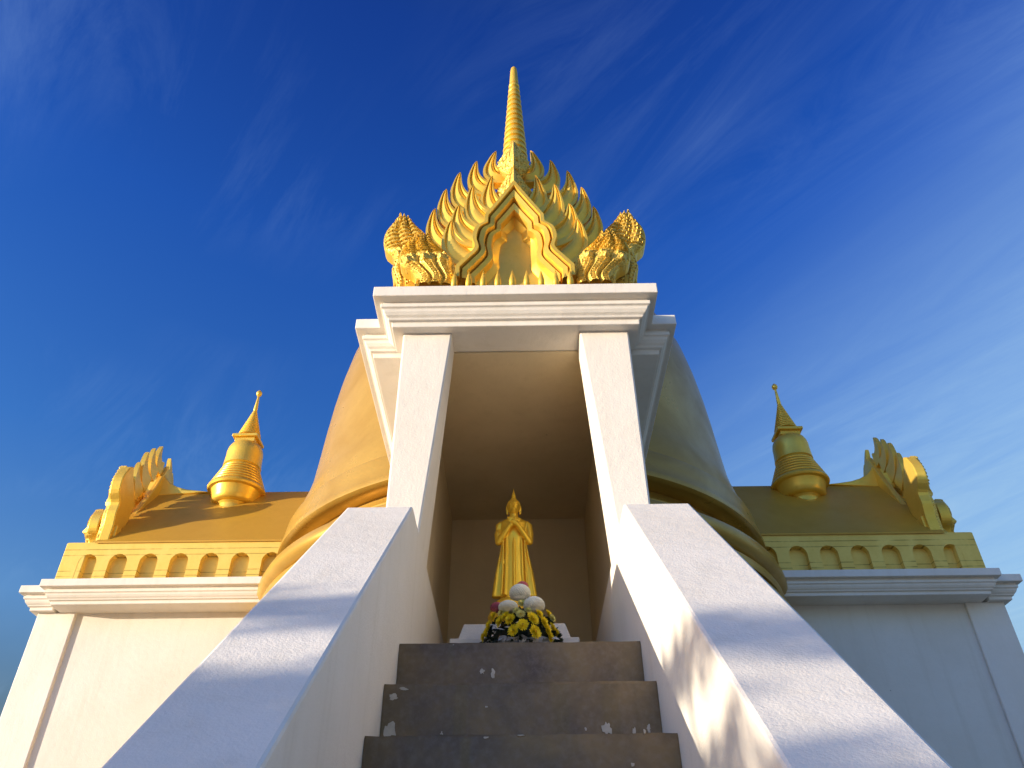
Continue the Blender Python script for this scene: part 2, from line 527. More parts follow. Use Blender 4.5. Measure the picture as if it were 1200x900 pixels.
def flame(f, s, y, th):
    p0, p1, p2, w = f
    p1 = (p1[0] - .030, p1[1] - .01); p2 = (p2[0] + .022, p2[1] + .02)
    b = bmesh.new()
    nt = 18
    rows, back = [], []
    for i in range(nt + 1):
        t = i / nt
        c = bez((p0[0], 0, p0[1]), (p1[0], 0, p1[1]), (p2[0], 0, p2[1]), t)
        d = (bez((p0[0], 0, p0[1]), (p1[0], 0, p1[1]), (p2[0], 0, p2[1]), min(t + .01, 1)) -
             bez((p0[0], 0, p0[1]), (p1[0], 0, p1[1]), (p2[0], 0, p2[1]), max(t - .01, 0))).normalized()
        n = Vector((d.z, 0, -d.x))
        ww = w * .86 * (max(1 - t, 0) ** .72) * (0.92 + .25 * math.sin(math.pi * min(t * 1.3, 1))) + .003
        tp = (1 - t) ** .45 * .8 + .2
        curl = -0.05 * t * t
        row = []
        for u, h in zip(US, HS):
            q = c + n * (u * ww)
            row.append((s * q.x, y + curl - h * th * tp, q.z))
        rows.append(row)
        back.append([(s * (c + n * (u * ww)).x, y + curl + th * .8, (c + n * (u * ww)).z) for u in (1, -1)])
    rings = [r + k for r, k in zip(rows, back)]
    loft(b, rings, True, True)
    return b

ARC0 = [(0.0, 5.28), (-0.112, 5.072), (-0.232, 4.857), (-0.236, 4.778), (-0.303, 4.717), (-0.325, 4.606), (-0.305, 4.495), (-0.372, 4.391), (-0.443, 4.295), (-0.443, 4.18)]
ARC1 = [(0.0, 4.895), (-0.028, 4.857), (-0.058, 4.822), (-0.060, 4.740), (-0.108, 4.690), (-0.124, 4.557), (-0.122, 4.430), (-0.175, 4.331), (-0.245, 4.23), (-0.245, 4.18)]

def smooth_path(pts, n):
    out = []
    m = len(pts) - 1
    kink = {0, 2, 3, m - 1, m}
    for i in range(n + 1):
        t = i / n * m
        k = min(int(t), m - 1); f = t - k
        p1, p2 = Vector(pts[k]), Vector(pts[k + 1])
        p0 = Vector(pts[k - 1]) if k > 0 and k not in kink else p1 * 2 - p2
        p3 = Vector(pts[k + 2]) if k + 2 <= m and (k + 1) not in kink else p2 * 2 - p1
        q = 0.5 * ((2 * p1) + (-p0 + p2) * f + (2 * p0 - 5 * p1 + 4 * p2 - p3) * f * f + (-p0 + 3 * p1 - 3 * p2 + p3) * f ** 3)
        out.append(q)
    return out

def arch_frame():
    b = bmesh.new()
    n = 54
    h0, h1 = smooth_path(ARC0, n), smooth_path(ARC1, n)
    def full(h):
        return [(p.x, p.y) for p in h[::-1]] + [(-p.x, p.y) for p in h[1:]]
    A, B = full(h0), full(h1)
    prof = [(0, .20), (0, .0), (.015, -.015), (.17, -.015), (.19, .0), (.195, .055), (.25, .06), (.255, .01), (.28, .0), (.45, .012), (.475, .025),
            (.48, .085), (.53, .09), (.535, .055), (.56, .048), (.73, .06), (.75, .075), (.755, .125), (.80, .13), (1.0, .16), (1.0, .27)]
    y = L(4.16)
    rings = []
    for s, d in prof:
        rings.append([(a[0] + (c[0] - a[0]) * s, y + d, a[1] + (c[1] - a[1]) * s) for a, c in zip(A, B)])
    loft(b, rings, False, False)
    return b

def arch_recess():
    b = bmesh.new()
    h1 = smooth_path([(x * 1.12, z + (.02 if z > 4.3 else 0)) for x, z in ARC1], 54)
    pts = [(p.x, p.y) for p in h1[::-1]] + [(-p.x, p.y) for p in h1[1:]]
    prism_y(b, pts, L(4.325), L(4.40))
    return b

def plate(z0, z1, hw, y, zmid):
    """leaf-shaped plate folded along its middle, scalloped edge, raised drop in its centre"""
    b = bmesh.new()
    nt, nu = 46, 28
    rows = []
    for i in range(nt + 1):
        t = i / nt
        z = z0 + (z1 - z0) * t
        tm = (zmid - z0) / (z1 - z0)
        if t < tm: w = hw * math.sin(math.pi / 2 * (t / tm) ** .6 * .999 + .0) * .94 + hw * .06
        else: w = hw * (1 - ((t - tm) / (1 - tm)) ** 1.15) ** 1.0
        sc = 1 - .13 * (((t * 11) % 1.0))
        w = max(w * sc, .002)
        row = []
        for j in range(nu + 1):
            u = j / nu * 2 - 1
            au = abs(u)
            d = -.10 * (1 - au) * min(1, (1 - t) * 3)
            # engraved drop in the middle
            tt = (t - .12) / .62
            drop = 0
            if 0 < tt < 1:
                wd = .42 * math.sin(math.pi * tt ** .75) * (1 - tt * .35)
                if au < wd: drop = -.018 + .010 * (abs(au - wd * .55) < .07)
                elif au < wd + .10: drop = .012
            leafy = .011 * math.sin(au * 17 + t * 9) * math.sin(t * 42 + au * 8) if au > .3 and drop == 0 else 0
            row.append((u * w, y + d + drop + leafy, z - .05 * au * (1 - t)))
        rows.append(row)
    rings = [r + [(r[-1][0] * .9, y + .05, r[-1][2]), (r[0][0] * .9, y + .05, r[0][2])] for r in rows]
    loft(b, rings, True, True)
    return b

def along(path, t):
    """point at fraction t of a polyline, smoothed"""
    m = len(path) - 1
    k = min(int(t * m), m - 1); f = t * m - k
    p1, p2 = Vector(path[k]), Vector(path[k + 1])
    p0 = Vector(path[k - 1]) if k else p1 * 2 - p2
    p3 = Vector(path[k + 2]) if k + 2 <= m else p2 * 2 - p1
    return 0.5 * ((2 * p1) + (-p0 + p2) * f + (2 * p0 - 5 * p1 + 4 * p2 - p3) * f * f + (-p0 + 3 * p1 - 3 * p2 + p3) * f ** 3)

HOOD_FRONT = ([(.470, 4.15), (.455, 4.24), (.450, 4.33), (.470, 4.42), (.520, 4.51), (.585, 4.585), (.655, 4.655)],
              [(.735, 4.15), (.735, 4.24), (.765, 4.32), (.850, 4.385), (.872, 4.49), (.850, 4.60), (.775, 4.69)], 3)
HOOD_BACK = ([(.74, 4.18), (.73, 4.34), (.70, 4.50), (.655, 4.66), (.66, 4.84), (.755, 5.01), (.865, 5.125)],
             [(.945, 4.18), (.940, 4.40), (.965, 4.56), (.960, 4.70), (1.045, 4.81), (1.055, 5.0), (.965, 5.185)], 3)

def naga(parent, s, spec, y0, mat, deep):
    """many-headed serpent hood: necks in S curves below, snouts and eyes across the middle, tall ribbed crests on top"""
    inner, outer, heads = spec
    b = bmesh.new()
    NU, NT = 72, 150
    rows = []
    for i in range(NT + 1):
        t = i / NT
        pi, po = along(inner, t), along(outer, t)
        up = (along(inner, min(t + .02, 1)) + along(outer, min(t + .02, 1)) - along(inner, max(t - .02, 0)) - along(outer, max(t - .02, 0)))
        up = up.normalized() if up.length > 1e-6 else Vector((0, 1))
        row = []
        for j in range(NU + 1):
            u = j / NU
            p = pi.lerp(po, u)
            us = u + (.10 * math.sin(t * 11.5 + .6) * (1 - t) if t < .62 else 0)       # S-shaped necks
            ph = us * heads
            f = ph - math.floor(ph)
            lobe = math.sin(math.pi * f)
            belly = math.sin(math.pi * u) ** .5 * deep if 0 < u < 1 else 0
            ld = .050 if t < .56 else .050 - .028 * min((t - .56) / .1, 1)
            h = belly + ld * abs(lobe) ** .6
            if t < .46:
                # ribbed belly between two plain cords on every neck
                cord = .012 * (abs(abs(f - .5) - .26) < .055)
                scale = .008 * math.sin(t * 150) * (abs(f - .5) < .2)
                h += cord + scale
            elif t < .66:
                k = math.sin((t - .46) / .20 * math.pi)
                x = f - .62
                zz = (t - .55) / .1
                h += .036 * math.exp(-((x - .08) / .16) ** 2 - ((zz + .3) / .55) ** 2)          # snout
                h += .024 * math.exp(-((x + .22) / .09) ** 2 - ((zz - .45) / .3) ** 2)           # brow and eye
                h -= .026 * math.exp(-((x + .02) / .22) ** 2 - ((zz + .95) / .14) ** 2)          # mouth
                h += .009 * math.sin(f * 40 + t * 60) * math.sin(t * 120 + f * 14) * k
            else:
                q = (t - .66) / .34
                tw = (t * 24 + u * 1.6) % 1.0
                h += .026 * (1 - tw) * (1 - .3 * q)               # tiers of the crest
                h -= .015 * q * (1 - abs(lobe))
            h += .010 * noise.noise(Vector((p.x * 45 * s, 3 + t * 2, p.y * 45))) * .5
            tip = 0.0
            if t > .80:
                k = (t - .80) / .20
                tip = k * k * (.075 * abs(lobe) ** .8 - .035)
            e = .006 * math.sin(t * 62) if j in (0, NU) else 0
            q2 = p + up * tip
            row.append((s * (q2.x + e), y0 - h * .8, q2.y))
        rows.append(row)
    rings = []
    for r in rows:
        bk = [(r[k][0], y0 + .04, r[k][2]) for k in range(NU, -1, -8)]
        rings.append(r + bk)
    last = rings[-1]
    rings.append([(q[0], y0 - .01 + (q[1] - y0) * .35, q[2] + .008) for q in last])
    rings.append([(q[0], y0 + .03, q[2] + .008) for q in last])
    loft(b, rings, True, False)
    hood = build('serpent_hood', b, mat, parent, smooth=True, sharp=55)
    b = bmesh.new()
    n = 22
    pts = [along(inner, k / n) + Vector((-.008, 0)) for k in range(n + 1)]
    tip = (along(inner, 1) + along(outer, 1)) / 2 + Vector((0, .075))
    pts += [tip] + [along(outer, k / n) + Vector((.010, .004)) for k in range(n, -1, -1)]
    prism_y(b, [(s * p.x, p.y) for p in pts], y0 - .02, y0 + .105)
    build('hood_slab', b, M_GOLD, hood, bev=.012)
    return hood

def make_crest(name):
    root = empty(name, (0, 0, 0))
    for s in (-1, 1):
        for f in F_FRONT: build('flame', flame(f, s, L(4.30), .045), M_GOLD, root, smooth=True, sharp=42)
        for f in F_BACK: build('flame', flame(f, s, L(4.47), .045), M_GOLD, root, smooth=True, sharp=42)
        naga(root, s, HOOD_FRONT, L(4.25), M_ORN, .06)
        naga(root, s, HOOD_BACK, L(4.47), M_ORN, .05)
        b = bmesh.new(); box(b, min(s * .64, s * .90), max(s * .64, s * .90), L(4.40), L(4.60), 4.0, 4.44)
        build('serpent_plinth', b, M_GOLD, root, bev=.015)
    # backing board behind the flames
    b = bmesh.new()
    prism_y(b, [(-.68, 4.183), (.68, 4.183), (.50, 4.74), (.33, 5.08), (.17, 5.40), (0, 5.80), (-.17, 5.40), (-.33, 5.08), (-.50, 4.74)], L(4.475), L(4.54))
    build('backing_board', b, M_GOLD, root, bev=.01)
    build('arch_frame', arch_frame(), M_GOLD, root, smooth=True, sharp=38, recalc=True)
    build('arch_recess', arch_recess(), M_GOLD, root)
    build('leaf_plate', plate(5.20, 5.585, .150, L(4.27), 5.31), M_ORN, root, smooth=True, sharp=45)
    build('leaf_plate', plate(5.57, 6.01, .145, L(4.30), 5.72), M_ORN, root, smooth=True, sharp=45)
    for i in range(-4, 5):
        b = bmesh.new()
        lathe(b, [(.024, 4.05), (.024, 4.12), (.016, 4.16), (.001, 4.225)], 8, i * .105 - .02, L(4.135))
        build('spike', b, M_GOLD, root, smooth=True)
    return root

# ------------------------------------------------------------------ small chedi for a porch ridge (origin on the stupa axis, like the porch)
def make_chedi(name):
    root = empty(name, (0, 0, 0))
    cy = -3.71
    z = 5.05
    def part(n, prof, mat=M_GOLD, seg=40):
        b = bmesh.new(); lathe(b, [(r, z + h * .965) for r, h in prof], seg, 0, cy)
        return build(n, b, mat, root, smooth=True, sharp=40)
    part('base', [(.205, -.30), (.235, -.08), (.242, -.04), (.225, .0), (.20, .02), (.195, .10), (.215, .128)])
    part('drum', [(.215, .129), (.262, .138), (.285, .16), (.296, .22), (.308, .28), (.322, .325), (.362, .335), (.376, .36), (.366, .395), (.345, .41)])
    pr = []
    for i in range(6):
        r = .350 - i * .0195
        h = .411 + i * .050
        pr += [(r - .034, h), (r - .004, h + .008), (r, h + .022), (r - .006, h + .036), (r - .034, h + .046)]
    part('ring_tiers', pr)
    part('bell', [(.225, .708), (.25, .73), (.243, .80), (.238, .90), (.238, .96), (.228, 1.02), (.205, 1.07), (.17, 1.105), (.12, 1.12)])
    b = bmesh.new()
    for w, h0, h1 in ((.135, 1.105, 1.17), ):
        box(b, -w, w, cy - w, cy + w, z + h0 * .965, z + h1 * .965)
    o = build('harmika', b, M_GOLD, root, bev=.006)
    b = bmesh.new(); box(b, -.172, .172, cy - .172, cy + .172, z + 1.171 * .965, z + 1.215 * .965); build('harmika_cap', b, M_GOLD, root, bev=.008)
    pr = [(.10, 1.2151), (.11, 1.24)]
    n = 13
    for i in range(n):
        r = .135 * (1 - i / n) ** 1.05 + .022
        h = 1.245 + i * .037
        pr += [(r - .010, h), (r, h + .010), (r, h + .022), (r - .010, h + .034)]
    pr += [(.028, 1.74), (.018, 1.92), (.014, 1.985)]
    part('ringed_cone', pr, M_GOLD, 28)
    part('finial', [(.008, 1.98), (.030, 2.0), (.042, 2.03), (.038, 2.06), (.022, 2.08), (.006, 2.10)], M_GOLD, 20)
    return root

def copy_tree(o, parent=None):
    c = o.copy()
    COL.objects.link(c)
    if parent: c.parent = parent
    for ch in list(o.children): copy_tree(ch, c)
    return c

porch = make_porch('porch', True)
porch.location = (0, YC, 0)
prop(porch, 'white front porch with a tall open niche between two leaning pillars under a moulded cornice', 'porch', 'identical porches round the golden stupa')
crest = make_crest('gable_crest')
crest.location = (0, YC, 0)
prop(crest, 'golden flame crest seen face on above the open niche, with pointed arch and serpent heads', 'roof crest', 'flame crests on the porch gables')
chedi = make_chedi('small_chedi')
chedi.location = (0, YC, 0)
prop(chedi, 'small golden chedi mostly hidden behind the front flame crest', 'chedi', 'small chedis on the porch ridges')
side_porch = make_porch('porch', False)
prop(side_porch, cat='porch', group='identical porches round the golden stupa')
side_porch.location = (0, YC, 0)
for rz, side in ((-90, 'left'), (90, 'right')):
    lit = rz < 0
    c = side_porch if lit else copy_tree(side_porch); c.rotation_euler = (0, 0, R(rz))
    c['label'] = ('sunlit cream side porch with gold arcade band and fin shadows on its gold roof' if lit else
                  'shaded grey side porch with olive gold arcade band and brown roof')
    c = copy_tree(crest); c.rotation_euler = (0, 0, R(rz))
    c['label'] = ('bright yellow flame crest seen edge on at the end of the sunlit gold roof' if lit else
                  'dark flame crest seen edge on at the end of the shaded brown roof')
    c = copy_tree(chedi); c.rotation_euler = (0, 0, R(rz)); c.location = (0, YC - .13, -.09)
    c['label'] = ('sunlit bright gold small chedi standing on the ridge of the sunlit roof' if lit else
                  'shaded olive gold small chedi standing on the ridge of the brown roof')

# ------------------------------------------------------------------ the great stupa
stupa = empty('golden_stupa', (.03, YC, 0))
prop(stupa, 'huge golden bell-shaped stupa with a thick ringed spire behind the white front porch', 'stupa')

def gap_lathe(name, prof, mat, n=120, gap=True, smooth=True, sharp=35):
    """surface of revolution left open where the porch niche runs into it"""
    b = bmesh.new()
    rows = []
    for r, z in prof:
        g = math.asin(min(.99, .64 / r)) if gap and r > .7 else 0.0
        row = []
        for i in range(n + 1):
            a = -math.pi / 2 + g + (2 * math.pi - 2 * g) * i / n
            row.append((r * math.cos(a), r * math.sin(a), z))
        rows.append(row)
    if gap:
        loft(b, rows, False, False)
    else:
        loft(b, [r[:-1] for r in rows], True, True)
    return build(name, b, mat, stupa, smooth=smooth, sharp=sharp, recalc=not gap)

gap_lathe('base_torus', [(3.10, -1.5), (3.10, 2.2), (3.15, 2.5), (3.17, 2.75), (3.155, 2.95), (3.11, 3.12), (3.05, 3.22), (2.98, 3.26)], M_BELL)
gap_lathe('plain_ring', [(2.93, 3.261), (2.93, 3.31), (3.01, 3.315), (3.025, 3.35), (3.02, 3.40), (2.99, 3.43), (2.96, 3.435)], M_BELL)
gap_lathe('bulged_ring', [(2.95, 3.436), (3.03, 3.46), (3.07, 3.51), (3.075, 3.57), (3.05, 3.63), (2.98, 3.655), (2.93, 3.66)], M_BELL)
gap_lathe('flat_ring', [(2.92, 3.661), (2.96, 3.67), (2.96, 3.70), (2.93, 3.715), (2.78, 3.72)], M_BELL)
gap_lathe('neck_ring', [(2.76, 3.721), (2.74, 3.78), (2.79, 3.80), (2.80, 3.82), (2.76, 3.84), (2.73, 3.90), (2.73, 3.94)], M_BELL, gap=False)
gap_lathe('bell_band', [(2.72, 3.941), (2.88, 3.945), (2.91, 3.95), (2.94, 3.97), (2.94, 4.02), (2.93, 4.04), (2.905, 4.16), (2.885, 4.29), (2.875, 4.315), (2.79, 4.325)], M_BELL, gap=False)
bell = [(2.80, 4.325), (2.775, 4.55), (2.715, 4.75), (2.675, 4.95), (2.64, 5.3), (2.605, 5.7), (2.563, 6.1), (2.507, 6.5), (2.429, 6.9), (2.32, 7.2), (2.12, 7.42), (1.8, 7.58), (1.4, 7.67), (.9, 7.71), (.6, 7.72)]
gap_lathe('bell', bell, M_BELL, gap=False, sharp=60)
b = bmesh.new(); box(b, -.72, .72, -.72, .72, 7.70, 9.3); box(b, -.82, .82, -.82, .82, 9.302, 9.45)
build('harmika', b, M_GOLD, stupa, bev=.02)
pr = [(.46, 9.451), (.42, 9.6)]
z = 9.6
while z < 14.85:
    r = .102 + .0525 * (14.85 - z)
    p = .178
    pr += [(r * .60, z), (r * .98, z + p * .10), (r * 1.04, z + p * .36), (r * .98, z + p * .66), (r * .60, z + p * .97)]
    z += p
gap_lathe('ringed_spire', pr, M_GOLD, 40, gap=False, sharp=60)
gap_lathe('spire_tip', [(.085, z - .01), (.092, z + .05), (.083, 15.2), (.070, 15.42), (.060, 15.50), (.035, 15.55), (.01, 15.565)], M_GOLD, 28, gap=False)

# ------------------------------------------------------------------ stairs and parapets
stair = empty('staircase', (0, 3.5, 0))
prop(stair, 'flight of dark worn concrete steps with white paint chips between sloping white parapets', 'staircase')
STEP = [(3.497 - .307 * k, 1.246 - .2675 * k) for k in range(11)]
for k, (y, z) in enumerate(STEP):
    if z < -1.45: break
    b = bmesh.new()
    y1 = STEP[k - 1][0] if k else 3.80
    # front face as a grid so the nosing can be slightly uneven
    nx = 60
    top_f, top_b, bot_f, bot_b = [], [], [], []
    for i in range(nx + 1):
        x = -.5325 + 1.065 * i / nx
        w = .004 * noise.noise(Vector((x * 6, k * 3.1, .5))) + .002 * noise.noise(Vector((x * 30, k * 3.1, 2.5)))
        top_f.append((x, y - 3.5 + .004 + w, z - .002 + w)); top_b.append((x, y1 - 3.5 - .001, z))
        bot_f.append((x, y - 3.5, -1.5 + .001)); bot_b.append((x, y1 - 3.5 - .001, -1.5 + .001))
    edge = [(p[0], y - 3.5 - .001, z - .012 + (p[2] - z)) for p in top_f]
    loft(b, [bot_f, edge, top_f, top_b, bot_b], False, False)
    o = build('step', b, M_STEP, stair, smooth=True, sharp=30)

# paint chips left on the risers, each an irregular flake standing 1.5 mm off the concrete
def chip(x, z, w, h, k, seed, mat=M_CHIP):
    rnd = random.Random(seed)
    b = bmesh.new()
    n = 18
    pts = []
    for i in range(n):
        a = 2 * math.pi * i / n
        rr = .62 + .38 * noise.noise(Vector((math.cos(a) * 1.7 + seed, math.sin(a) * 1.7, seed * .7))) * 1.6
        rr = max(rr, .18)
        pts.append((x + w * .5 * rr * math.cos(a), z + h * .5 * rr * math.sin(a)))
    y = STEP[k][0] - 3.5
    prism_y(b, pts, y - .0035, y + .004)
    return build('paint_chip', b, mat, stair)
for i, (x, z, w, h, k) in enumerate((
        (-.163, 1.118, .028, .030, 0), (-.118, 1.108, .026, .052, 0), (.07, 1.03, .012, .01, 0),
        (-.50, .80, .075, .115, 1), (-.49, .925, .05, .03, 1), (-.455, .955, .05, .018, 1), (-.515, .73, .05, .04, 1), (-.385, .745, .045, .055, 1), (.325, .80, .05, .075, 1), (.34, .765, .05, .03, 1),
        (.425, .79, .022, .04, 1), (.482, .80, .028, .045, 1), (.487, .742, .032, .06, 1), (.06, .735, .045, .026, 1), (.10, .73, .014, .018, 1), (.15, .73, .012, .016, 1), (-.30, .79, .018, .018, 1),
        (.245, .80, .014, .014, 1), (-.26, .74, .01, .012, 1), (.37, .61, .016, .02, 2), (.42, .715, .014, .022, 2), (-.13, .885, .014, .01, 1), (-.12, .70, .03, .008, 2), (.0, .705, .03, .006, 2))):
    chip(x, z, w, h, k, i * 1.37 + .3)

for s, lab in ((-1, 'sloping white stair parapet with bluish shadow low on its top and unlit inner face'),
               (1, 'sloping white stair parapet with a brilliantly sunlit inner face and soft shadow bars')):
    par = empty('stair_parapet', (s * .70, 3.5, 0))
    prop(par, lab, 'parapet', 'parapets beside the stairs')
    b = bmesh.new()
    poly = [(-.28, -1.499), (4.415, -1.499), (4.415, 1.985), (3.60, 1.985), (1.765, .372), (-.36, -1.48)]
    a_ = [(y - 3.5, z) for y, z in poly]
    prism_x(b, a_, min(s * .534, s * .871) - s * .70, max(s * .534, s * .871) - s * .70)
    bmesh.ops.recalc_face_normals(b, faces=b.faces)
    build('parapet_wall', b, M_WHITE, par, bev=.012)

# ------------------------------------------------------------------ pedestal, statue
ped = empty('pedestal', (-.030, 4.945, 1.246 + ZO))
ped.scale = (.86, .86, .86)
prop(ped, 'low white pedestal with sloping sides behind the flowers in the niche', 'pedestal')
def pedring(hx, y0, y1, z): return [(-hx, y0 - 5.75, z), (hx, y0 - 5.75, z), (hx, y1 - 5.75, z), (-hx, y1 - 5.75, z)]
b = bmesh.new()
loft(b, [pedring(.43, 5.22, 6.3, .001), pedring(.43, 5.22, 6.3, .44)])
build('plinth', b, M_PED, ped, zo=False, bev=.008)
b = bmesh.new()
loft(b, [pedring(.385, 5.285, 6.24, .441), pedring(.345, 5.32, 6.2, .572)])
build('pedestal_top', b, M_PED, ped, zo=False, bev=.006)

st = empty('statue', (-.030, 4.919, 1.246 + .493 + ZO))
st.scale = (.86, .86, .86)
prop(st, 'golden standing robed statue with flame-tipped head and hands crossed on its chest', 'statue')
b = bmesh.new()
lathe(b, [(.20, 0), (.20, .05), (.175, .07), (.165, .12), (.185, .15), (.20, .19), (.185, .23), (.16, .25), (.165, .275), (.15, .297)], 40)
build('lotus_base', b, M_STATUE, st, zo=False, smooth=True, sharp=40)

def make_statue():
    b = bmesh.new()
    F = .30
    def ell(z, rx, ry, cx=0, cy=0, n=40, sq=1.0):
        return [(cx + rx * math.copysign(abs(math.cos(2 * math.pi * i / n)) ** sq, math.cos(2 * math.pi * i / n)),
                 cy + ry * math.copysign(abs(math.sin(2 * math.pi * i / n)) ** sq, math.sin(2 * math.pi * i / n)), z + F) for i in range(n)]
    # robe and trunk
    loft(b, [ell(.045, .105, .062), ell(.06, .110, .066), ell(.20, .104, .066), ell(.34, .102, .064), ell(.42, .098, .060), ell(.50, .096, .060),
             ell(.57, .102, .064), ell(.62, .112, .064), ell(.655, .117, .058), ell(.680, .102, .050), ell(.697, .070, .042), ell(.71, .040, .036), ell(.74, .034, .034), ell(.775, .034, .034)])
    # outer robe: flared wings left and right, thin front to back
    for s in (-1, 1):
        prof = [(.05, .168), (.055, .172), (.15, .160), (.25, .145), (.33, .130), (.40, .112), (.45, .095)]
        loft(b, [[(s * .03, -.030, z + F), (s * (x - .01), -.026, z + F), (s * x, -.008, z + F), (s * (x - .008), .022, z + F), (s * .03, .04, z + F)] for z, x in prof])
        # folds
        for fx, r_ in ((.062, .011), (.088, .008)):
            tube(b, [(s * fx * 1.12, -.052, .05 + F), (s * fx, -.056, .25 + F), (s * fx * .95, -.054, .45 + F), (s * fx * .90, -.045, .585 + F)], [r_, r_, r_ * .9, r_ * .4], 10)
        tube(b, [(s * .150, -.022, .06 + F), (s * .128, -.022, .25 + F), (s * .10, -.03, .42 + F), (s * .088, -.02, .55 + F)], [.009, .009, .008, .003], 10)
    tube(b, [(0, -.066, .05 + F), (0, -.066, .25 + F), (0, -.060, .46 + F), (0, -.052, .57 + F)], [.012, .011, .010, .004], 10)
    # feet
    for s in (-1, 1):
        blob(b, (s * .045, -.045, .018 + F), (.030, .062, .020), 3)
        tube(b, [(s * .045, 0, .01 + F), (s * .045, 0, .07 + F)], .028, 12)
    # arms folded upward, wrists crossed high on the chest
    for s in (-1, 1):
        sh, el = Vector((s * .113, .0, .640 + F)), Vector((s * .122, -.036, .485 + F))
        wr = Vector((s * .030, -.098 - (.012 if s > 0 else 0), .600 + F))
        hd = Vector((-s * .040, -.100 - (.016 if s > 0 else 0), .655 + F))
        tube(b, [sh + Vector((-s * .02, 0, .025)), sh, (sh + el) / 2 + Vector((s * .006, 0, 0)), el], [.028, .034, .031, .026], 14)
        blob(b, el, (.026, .026, .026), 2)
        tube(b, [el, (el * .55 + wr * .45), wr], [.026, .024, .017], 14)
        d = (hd - wr)
        tube(b, [wr, wr + d * .35, wr + d * .62], [.018, .021, .018], 12)
        side = Vector((d.z, 0, -d.x)).normalized()
        for q in range(4):
            o = side * ((q - 1.5) * .010)
            ln = (.92, 1.06, 1.1, .98)[q]
            tube(b, [wr + d * .5 + o, wr + d * .8 * ln + o * 1.1 + Vector((0, -.004, 0)), wr + d * 1.08 * ln + o * 1.15 + Vector((0, .004, 0))], [.0062, .0060, .0045], 8)
        tube(b, [wr + d * .2 + side * .016, wr + d * .55 + side * .030 + Vector((0, -.006, 0)), wr + d * .75 + side * .030], [.008, .007, .005], 8)
    # head: face turned slightly down
    blob(b, (0, -.010, .805 + F), (.050, .054, .066), 4)
    blob(b, (0, -.026, .772 + F), (.034, .036, .034), 3)
    blob(b, (0, -.066, .796 + F), (.0075, .013, .016), 2)      # nose
    tube(b, [(0, -.060, .822 + F), (0, -.066, .806 + F), (0, -.073, .790 + F)], [.005, .006, .008], 8)
    tube(b, [(-.016, -.056, .770 + F), (0, -.0635, .768 + F), (.016, -.056, .770 + F)], [.004, .0062, .004], 8)   # mouth
    tube(b, [(-.011, -.056, .762 + F), (0, -.060, .760 + F), (.011, -.056, .762 + F)], [.004, .006, .004], 8)
    for s in (-1, 1):
        blob(b, (s * .021, -.054, .808 + F), (.012, .008, .0055), 2)  # eyelids
        tube(b, [(s * .006, -.063, .822 + F), (s * .022, -.060, .828 + F), (s * .038, -.046, .822 + F)], .0035, 8)
        tube(b, [(s * .051, -.004, .825 + F), (s * .055, -.004, .795 + F), (s * .053, -.006, .765 + F), (s * .050, -.006, .742 + F)], [.008, .010, .008, .008], 8)  # long ears
    o = build('body', b, M_STATUE, st, zo=False, smooth=True)
    md = o.modifiers.new('remesh', 'REMESH'); md.mode = 'VOXEL'; md.voxel_size = .0035; md.use_smooth_shade = True
    sm = o.modifiers.new('smooth', 'SMOOTH'); sm.factor = .5; sm.iterations = 2
    # hair cap with snail curls, knot and flame
    b = bmesh.new()
    blob(b, (0, .002, .822 + F), (.056, .057, .060), 4)
    blob(b, (0, .004, .878 + F), (.028, .028, .022), 3)
    for v in list(b.verts):
        if v.co.y < -.030 and v.co.z < .842 + F: v.co.y = max(v.co.y, -.030)
    o = build('hair', b, M_STATUE, st, zo=False, smooth=True)
    b = bmesh.new()
    lathe(b, [(.012, .890 + F), (.019, .902 + F), (.018, .915 + F), (.010, .940 + F), (.004, .965 + F), (.001, .985 + F)], 16)
    build('flame_tip', b, M_STATUE, st, zo=False, smooth=True)
make_statue()

# ------------------------------------------------------------------ flower arrangement
fl = empty('flower_arrangement', (.015, 4.369, 1.246 + ZO))
fl.scale = (.86, .86, .86)
prop(fl, 'mound of yellow, white and pink chrysanthemums over dark leaves wrapped in silver paper', 'flowers')
fz = lambda z: z - 1.246
b = bmesh.new()
lathe(b, [(.11, .204), (.12, .22), (.13, .40), (.16, .52), (.15, .53)], 28, 0, .04)
build('pot', b, M_POT, fl, zo=False, smooth=True, sharp=40)
# dark foliage: a dome of small pointed leaves
b = bmesh.new()
rnd = random.Random(3)
blob(b, (0, .06, .56), (.205, .13, .20), 3)
for v in b.verts: v.co += Vector((noise.noise(v.co * 14), noise.noise(v.co * 14 + Vector((9, 0, 0))), noise.noise(v.co * 14 + Vector((0, 9, 0))))) * .03
for i in range(900):
    a = rnd.uniform(0, 2 * math.pi); e = math.asin(rnd.uniform(-.25, 1))
    d = Vector((math.cos(a) * math.cos(e), math.sin(a) * math.cos(e), math.sin(e)))
    c = Vector((d.x * .235, .06 + d.y * .17, .55 + d.z * .225)) * 1.0
    t = d.cross(Vector((rnd.uniform(-1, 1), rnd.uniform(-1, 1), rnd.uniform(-1, 1)))).normalized()
    n2 = (d * rnd.uniform(.2, 1) + t * rnd.uniform(-.8, .8)).normalized()
    l = rnd.uniform(.02, .05); w = l * .32
    q = n2.cross(t).normalized()
    ps = [c, c + n2 * l * .5 + q * w, c + n2 * l, c + n2 * l * .5 - q * w]
    b.faces.new([b.verts.new(p) for p in ps])
build('foliage', b, M_LEAFD, fl, zo=False, recalc=False)

